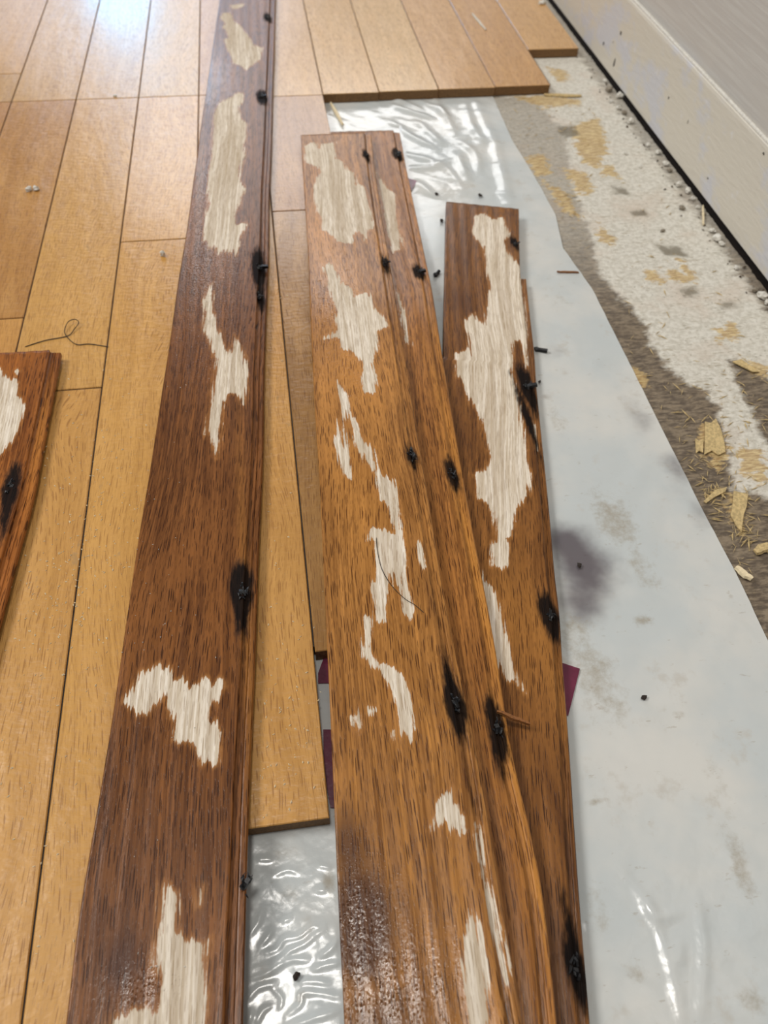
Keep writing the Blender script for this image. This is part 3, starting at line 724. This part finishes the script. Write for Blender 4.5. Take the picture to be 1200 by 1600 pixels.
# --- short right-hand board
B4L = [(697,315),(695,420),(693,500),(692,560)]
B4R = [(820,327),(821,380),(823,430),(831,503),(836,542),(840,605),(849,690),(860,794),(869,903),(877,955),(879,1012),(886,1090),(892,1169),(900,1290),(909,1420),(917,1510),(925,1600)]
B4BARE = [[(743,338),(756,332.5),(766.6,343),(785,340),(798,366.6),(787.6,377),(793,390),(806,411),(812,416.5),(817,448),(822,503),(822,532),(826,569),(822,576.6),(819,550),(814,532),(803,534.6),(803,561),(798,582),(808.6,608),(811,629),(816.5,673.7),(820,700),(820.6,715.6),(827,740.6),(824,772),(808,790.6),(802,803),(800,837.5),(790,842),(799,853),(797,881),(783,887.5),(769,884),(767.5,853),(777,844),(770.6,803),(764,787.5),(747,778),(744,750),(738,740.6),(758,734),(766,715.6),(761,694.7),(751,652.7),(737.7,629),(724.6,600),(714,587),(710,553),(732.5,545),(736,555.6),(732.5,521.5),(726,511),(727,500.5),(740,490),(751,505.7),(758.7,508),(764,463.7),(769,448),(761,419),(756,385),(736,361)],
 [(745,870),(756.6,906),(773.7,925),(783,950),(795.6,1012.5),(808,1053),(820.6,1084),(805,1069),(786,1059),(776,1031),(762,975),(752,931)],
 [(832,655),(837,665),(840,700),(836,700)]]
b4 = board('oak_board', 'stained oak board on the plastic with one wide bare strip down its middle', B4L, B4R, b4z, (.5675, .551), -.05, (134, 88, 44), B4BARE,
  black=[(804,380,2.4,8),(825,606,4.2,20),(823,650,2,24),(860,963,4.6,13),(902,1515,3.6,12),(897,1470,1.6,12)],
  deep=[(715,400,26,40,.5),(720,470,28,40,.7),(725,680,24,60,.55),(850,760,16,160,.5),(880,1300,16,250,.75),(890,1500,22,120,.7),(845,1150,30,200,.35),(870,1080,30,80,.3)],
  gold=[(800,960,30,120,.4),(845,1000,20,160,.4)],
  wet=[], tw=.0048, width=.0565, tongue_from=(822,430))
nail(b4, 804, 379, 150, .003, .5); nail(b4, 825, 603, 0, .008, .3, .0013); nail(b4, 861, 962, 40, .004, .3, .0013); nail(b4, 900, 1515, 80, .003, .3)

# --- short board at the left edge of the floor
B0R = [(93,547),(82,604),(66.5,681),(49,775),(31.5,835),(14,900),(0,955),(-40,1100)]
B0BARE = [[(-60,570),(-10,572),(0,576),(10,590),(28,597),(28,618),(42,637),(31.5,660),(26,674),(17.5,688),(3.5,705.5),(-10,716),(-60,740)], [(22,578),(32,579),(28,583)]]
b0 = board('oak_board', 'stained oak board end lying on the planks beside the dark thread loop', None, B0R, flat0, (.4045, .4035), .02, (158, 96, 44), B0BARE,
  black=[(17,762,4,16),(10,800,2,14)], deep=[], gold=[(60,680,8,100,.5)], width=.057)
nail(b0, 18, 760, 70, .004, .5)

# ------------------------------------------------------------------ small loose things
def lump(name, p, r, mat, squash=.7, long=1., ang=0.):
    bmm = __import__('bmesh'); bm = bmm.new(); bmm.ops.create_icosphere(bm, subdivisions=2, radius=r)
    ca, sa = math.cos(ang), math.sin(ang)
    ph = [random.uniform(0, 6.28) for _ in range(6)]
    for v_ in bm.verts:
        d = v_.co.normalized()
        k = 1+.22*math.sin(3*d.x+ph[0])*math.sin(3.3*d.y+ph[1])+.16*math.sin(6*d.z+5*d.x+ph[2])+random.uniform(-.07, .07)
        q = d*r*k; x, y, z = q.x*long, q.y, max(q.z*squash, -r*squash*.75)
        v_.co = (x*ca-y*sa, x*sa+y*ca, z+r*squash*.75)
    me = bpy.data.meshes.new(name); bm.to_mesh(me); bm.free(); me.materials.append(mat)
    o = bpy.data.objects.new(name, me); COL.objects.link(o); o.location = tuple(map(float, p)); return o

def sliver(name, p0, p1, wd, th, mat, label, cat, group=None, bend=.0):
    p0, p1 = Vector(p0), Vector(p1); c = (p0+p1)/2; d = p1-p0; s = d.cross(Vector((0, 0, 1))).normalized(); vs, fs = [], []
    N_ = 6
    for i in range(N_+1):
        t = i/N_; q = p0+d*t-c+s*bend*math.sin(t*math.pi)+s*random.uniform(-.12, .12)*wd; ww = wd*(.35+.65*math.sin(math.pi*(.12+.76*t)))*.5
        for (i2, z) in ((-1, 0), (1, 0), (.7, th), (-.7, th*.8)): vs.append(q+s*ww*i2+Vector((0, 0, z)))
    for i in range(N_):
        for k in range(4): fs.append((i*4+k, i*4+(k+1) % 4, i*4+4+(k+1) % 4, i*4+4+k))
    fs += [(3, 2, 1, 0), (N_*4, N_*4+1, N_*4+2, N_*4+3)]
    o = link(name, vs, fs, mat, None, c); return tag(o, label, cat, group) if label else o

# thread with a loop, and a hair on the wide board
tp = [(38.5,542,.3),(70,532,.5),(105,525,.5),(115.5,515,1.2),(123,504,2.2),(117,499,2.8),(107,502.5,2.4),(101.5,513,1.6),(101.5,521,1.1),(108.5,530.5,.5),(121,538.5,.4),(140,537.5,.4),(170,542,.3)]
tag(tube('thread', [at(a, b, c*mm) for a, b, c in spline(tp)], .00028, M_THREAD), 'dark thread with a small loop lying on the honey planks', 'thread')
hz2 = lambda y: b2z(y)+.0083
hp = spline([(588,840),(590,862),(597,890),(612,915),(632,935),(648,945),(662,957)])
tag(tube('hair', [at(a, b, hz2) for a, b in hp], .00017, M_THREAD), 'fine dark curved hair lying on the wide middle board', 'hair')

tag(lump('plaster_crumb', at(46, 298, 0), .0022, M_WHITE, .9, 1.2, 1), 'left one of two touching white crumbs on the honey planks', 'crumb')
tag(lump('plaster_crumb', at(57, 297, 0), .0022, M_WHITE, .9, 1.2, 2), 'right one of two touching white crumbs on the honey planks', 'crumb')
tag(lump('plaster_crumb', at(255, 400, 0), .0017, M_WHITE, 1.5, 1., 0), 'single upright white crumb on the plank left of the long board', 'crumb')
tag(lump('plaster_crumb', at(180, 151, 0), .0015, M_WHITE, .7), 'tiny white crumb on the cross seam of the honey planks', 'crumb')
tag(lump('plaster_crumb', at(847, 6, 0), .0034, M_WHITE, .6, 1.3), 'white crumb on the far planks near the baseboard', 'crumb')
sliver('wood_sliver', at(738, 22, .0003), at(759, 47, .0003), .0028, .0012, M_WHITE, 'pale grey sliver lying on the far planks', 'splinter')
sliver('wood_sliver', at(517, 162, -.0075), at(536, 196, -.0075), .0032, .0018, M_PALE, 'pale wood sliver on the plastic above the middle boards', 'splinter')
s0 = at(776, 1112, .0078); s1 = at(828, 1132, .0045)
sliver('wood_sliver', s0, s1, .0022, .0014, M_TWIG, 'brown splinter lifted across the yellow tongue of the sandwiched board', 'splinter')
sliver('wood_sliver', at(870, 425, -.0078), at(904, 426, -.0078), .002, .001, M_TWIG, 'thin brown splinter on the plastic near its edge, beside the shortest board', 'splinter')
sliver('wood_chip', at(1149, 887, SUBZ+.0012), at(1174, 906, SUBZ+.0012), .0046, .0016, M_PALE, 'pale wood chip on the brown subfloor near the plastic edge', 'wood chip')
for pts_, lb in (([(1101,660),(1110,662),(1118,655),(1126,672),(1131,690),(1133,707),(1122,712),(1112,705),(1100,711),(1101,690)], 'straw-coloured torn flake at the tip of the brown band'),
                ([(1086,686),(1092,690),(1098,687),(1098,708),(1092,705),(1087,709)], 'small straw-coloured flake touching the larger torn flake'),
                ([(1146,768),(1168,773),(1166,792),(1161,806),(1158,832),(1151,824),(1141,806),(1144,790)], 'long tan wood chip standing across the brown subfloor band'),
                ([(1099,784),(1118,766),(1135,762),(1133,769),(1115,778),(1103,787)], 'slanting straw-coloured chip on the brown band left of the long tan chip'),
                ([(1144,566),(1158,562),(1172,572),(1186,582),(1176,582),(1160,574)], 'bent straw-coloured flake lifted at the top of the right-hand brown hollow')):
    slab('wood_chip', pts_, SUBZ+.0004, .0007, M_STRAW, lb, 'wood chip')
sliver('wood_chip', at(1178, 862, SUBZ+.001), at(1215, 850, SUBZ+.001), .006, .0014, M_STRAW, 'straw-coloured chip on the brown subfloor beside the picture edge', 'wood chip')
sliver('wood_chip', at(850, 148, SUBZ+.001), at(908, 150, SUBZ+.001), .006, .0012, M_STRAW, 'flat straw flake on the subfloor just below the cut floor end', 'wood chip')
# two loose nails on the plastic
for (a, b, dx, ln, lb) in ((683, 427, 50, .006, 'black nail stub on the plastic between the middle and the shortest board'), (846, 547, -25, .008, 'black nail stub on the plastic right of the shortest board')):
    p = at(a, b, -.0074); q = Vector((math.cos(math.radians(dx)), math.sin(math.radians(dx)), .1))*ln
    o = tube('loose_nail', [Vector(p)-q*.5, Vector(p), Vector(p)+q*.42, Vector(p)+q*.5], .0014, M_BLACK, 6, None, False); tag(o, lb, 'nail')
    h_ = lump('nail_head', (0, 0, 0), .0019, M_BLACK, .5); h_.parent = o; h_.location = tuple(-q*.5)
# dark crumbs on the plastic
for (a, b, r, lb) in ((682, 304, .0014, 'dark crumb on the plastic beside the small maroon tape corner'), (750, 306, .0016, 'dark crumb on the plastic above the shortest board'), (690, 346, .0016, 'dark flat crumb on the plastic left of the top of the shortest board'),
                     (905, 884, .0012, 'brown crumb in the middle of the damp patch on the plastic'), (1006, 1090, .001, 'black speck on the open plastic right of the maroon tape'), (843, 597, .0008, 'black speck on plastic beside the largest nail of the shortest board'),
                     (463, 1525, .0011, 'black speck on the wet plastic in the lower gap')):
    tag(lump('dirt_crumb', at(a, b, -.0078), r, M_DIRT_SHADE, .6, 1.5, random.uniform(0, 3)), lb, 'crumb')
# plaster crumbs along the baseboard
cr = [(951,142,3.4),(968,152,3.6),(945,128,2.2),(985,192,3.2),(975,178,2.4),(1012,228,2.),(1028,240,2.6),(1040,258,2.6),(1046,268,2.),(1060,290,2.6),(1074,300,2.8),(1082,312,2.),(1065,327,2.4),(1120,375,3.6),(1127,383,2.4),(1112,362,2.2),(1098,335,2.),(1090,325,1.8),(965,170,2.2),(955,160,1.8),(1035,362,1.6),(1000,262,1.7),(978,241,1.6),(1190,465,3.2),(1180,455,2.4),(1198,474,2.2),(1150,420,2.)]
big = sorted([c_ for c_ in cr if c_[2] >= 2.6], key=lambda c_: c_[1])
ORD = ['farthest', 'second farthest', 'third farthest', 'fourth farthest', 'middle', 'sixth farthest', 'third nearest', 'second nearest', 'nearest', 'tenth']
for i, (a, b, r) in enumerate(cr):
    o = lump('plaster_crumb', at(a, b, SUBZ), r*mm*.95, M_WHITE if i % 4 else M_GREY, .8, 1.25, random.uniform(0, 3))
    if (a, b, r) in big:
        tag(o, 'large white plaster crumb beside the baseboard, the %s large one' % ORD[big.index((a, b, r))], 'crumb', 'large plaster crumbs along the baseboard')
    else:
        tag(o, 'small pale plaster crumb lying on the subfloor along the baseboard', 'crumb', 'small plaster crumbs along the baseboard')
sliver('wood_sliver', at(1098, 322, SUBZ+.002), at(1099, 352, SUBZ+.001), .0018, .0012, M_PALE, 'pale upright sliver leaning at the gap under the baseboard', 'splinter')

# uncountable litter: sawdust on the planks, torn fibres on the sub-floor
def litter(name, pts, mat, lab, cat, lmin, lmax, wr_, angf, up=.15):
    vs, fs = [], []
    for p in pts:
        l = random.uniform(lmin, lmax); w_ = l*random.uniform(*wr_); a = angf(); d = Vector((math.cos(a), math.sin(a), random.gauss(0, up))); s = Vector((-math.sin(a), math.cos(a), 0)); p = Vector(p)
        k = len(vs); zt_ = Vector((0, 0, w_*.6))
        for q in (p-d*l/2-s*w_*.3, p-s*w_/2, p+d*l/2, p+s*w_/2): vs.append(q); 
        vs.append(p+zt_)
        fs += [(k, k+1, k+4), (k+1, k+2, k+4), (k+2, k+3, k+4), (k+3, k, k+4)]
    return tag(link(name, vs, fs, mat), lab, cat, None, 'stuff')
pts = []
for (cx, cy, sx, sy, n_) in ((150, 700, 40, 110, 90), (110, 870, 50, 90, 160), (60, 950, 40, 120, 80), (440, 1100, 32, 110, 110), (180, 800, 40, 160, 90), (435, 700, 14, 150, 25), (60, 1300, 50, 150, 50), (180, 300, 80, 120, 40)):
    for _ in range(n_):
        a, b = random.gauss(cx, sx), random.gauss(cy, sy); p = at(a, b, .0001)
        if p[1] < .02 or (p[0] > -.056 and p[1] < .103) or p[0] > .058: continue
        pts.append(p)
litter('sawdust', pts, M_PALE, 'pale sawdust flecks scattered over the honey planks', 'sawdust', .0006, .0018, (.25, .6), lambda: random.uniform(0, 6.28), .05)
pts = []
for zf, lst in ((lambda y: .0083, ((300, 460, 25, 80, 60), (250, 900, 40, 150, 50), (230, 1300, 40, 150, 20))), ):
    for (cx, cy, sx, sy, n_) in lst:
        for _ in range(n_): pts.append(at(random.gauss(cx, sx), random.gauss(cy, sy), .0083))
litter('sawdust', [p for p in pts if -.09 < p[0] < -.03], M_WHITE, 'white dust flecks on the long dark board', 'sawdust', .0003, .0009, (.4, .8), lambda: random.uniform(0, 6.28), .05)
pts = []
for (cx, cy, sx, sy, n_) in ((1110, 720, 22, 40, 90), (1160, 800, 30, 40, 90), (1080, 650, 40, 40, 40), (1110, 780, 20, 20, 60), (1170, 850, 30, 30, 60), (925, 215, 15, 25, 40), (890, 320, 20, 30, 50), (850, 180, 40, 25, 60), (1170, 640, 25, 40, 60), (1000, 350, 60, 80, 40), (1080, 480, 60, 80, 40), (990, 560, 25, 40, 20)):
    for _ in range(n_):
        p = at(random.gauss(cx, sx), random.gauss(cy, sy), SUBZ+.0004)
        if p[0] < np.interp(p[1], ey, ex)+.004 or p[0] > .345: continue
        pts.append(p)
litter('torn_wood_fibres', pts, M_STRAW, 'straw-coloured torn fibres littering the bare subfloor', 'wood fibres', .0015, .009, (.05, .13), lambda: random.gauss(.2, .9), .18)
pts = []
for y in np.linspace(.3, .95, 110):
    pts.append((.346+random.gauss(0, .004), y+random.gauss(0, .003), SUBZ+.0004))
litter('gap_debris', pts, M_GRIT, 'dark dirt and grit along the gap under the baseboard', 'debris', .001, .0036, (.3, .7), lambda: random.uniform(0, 6.28), .1)
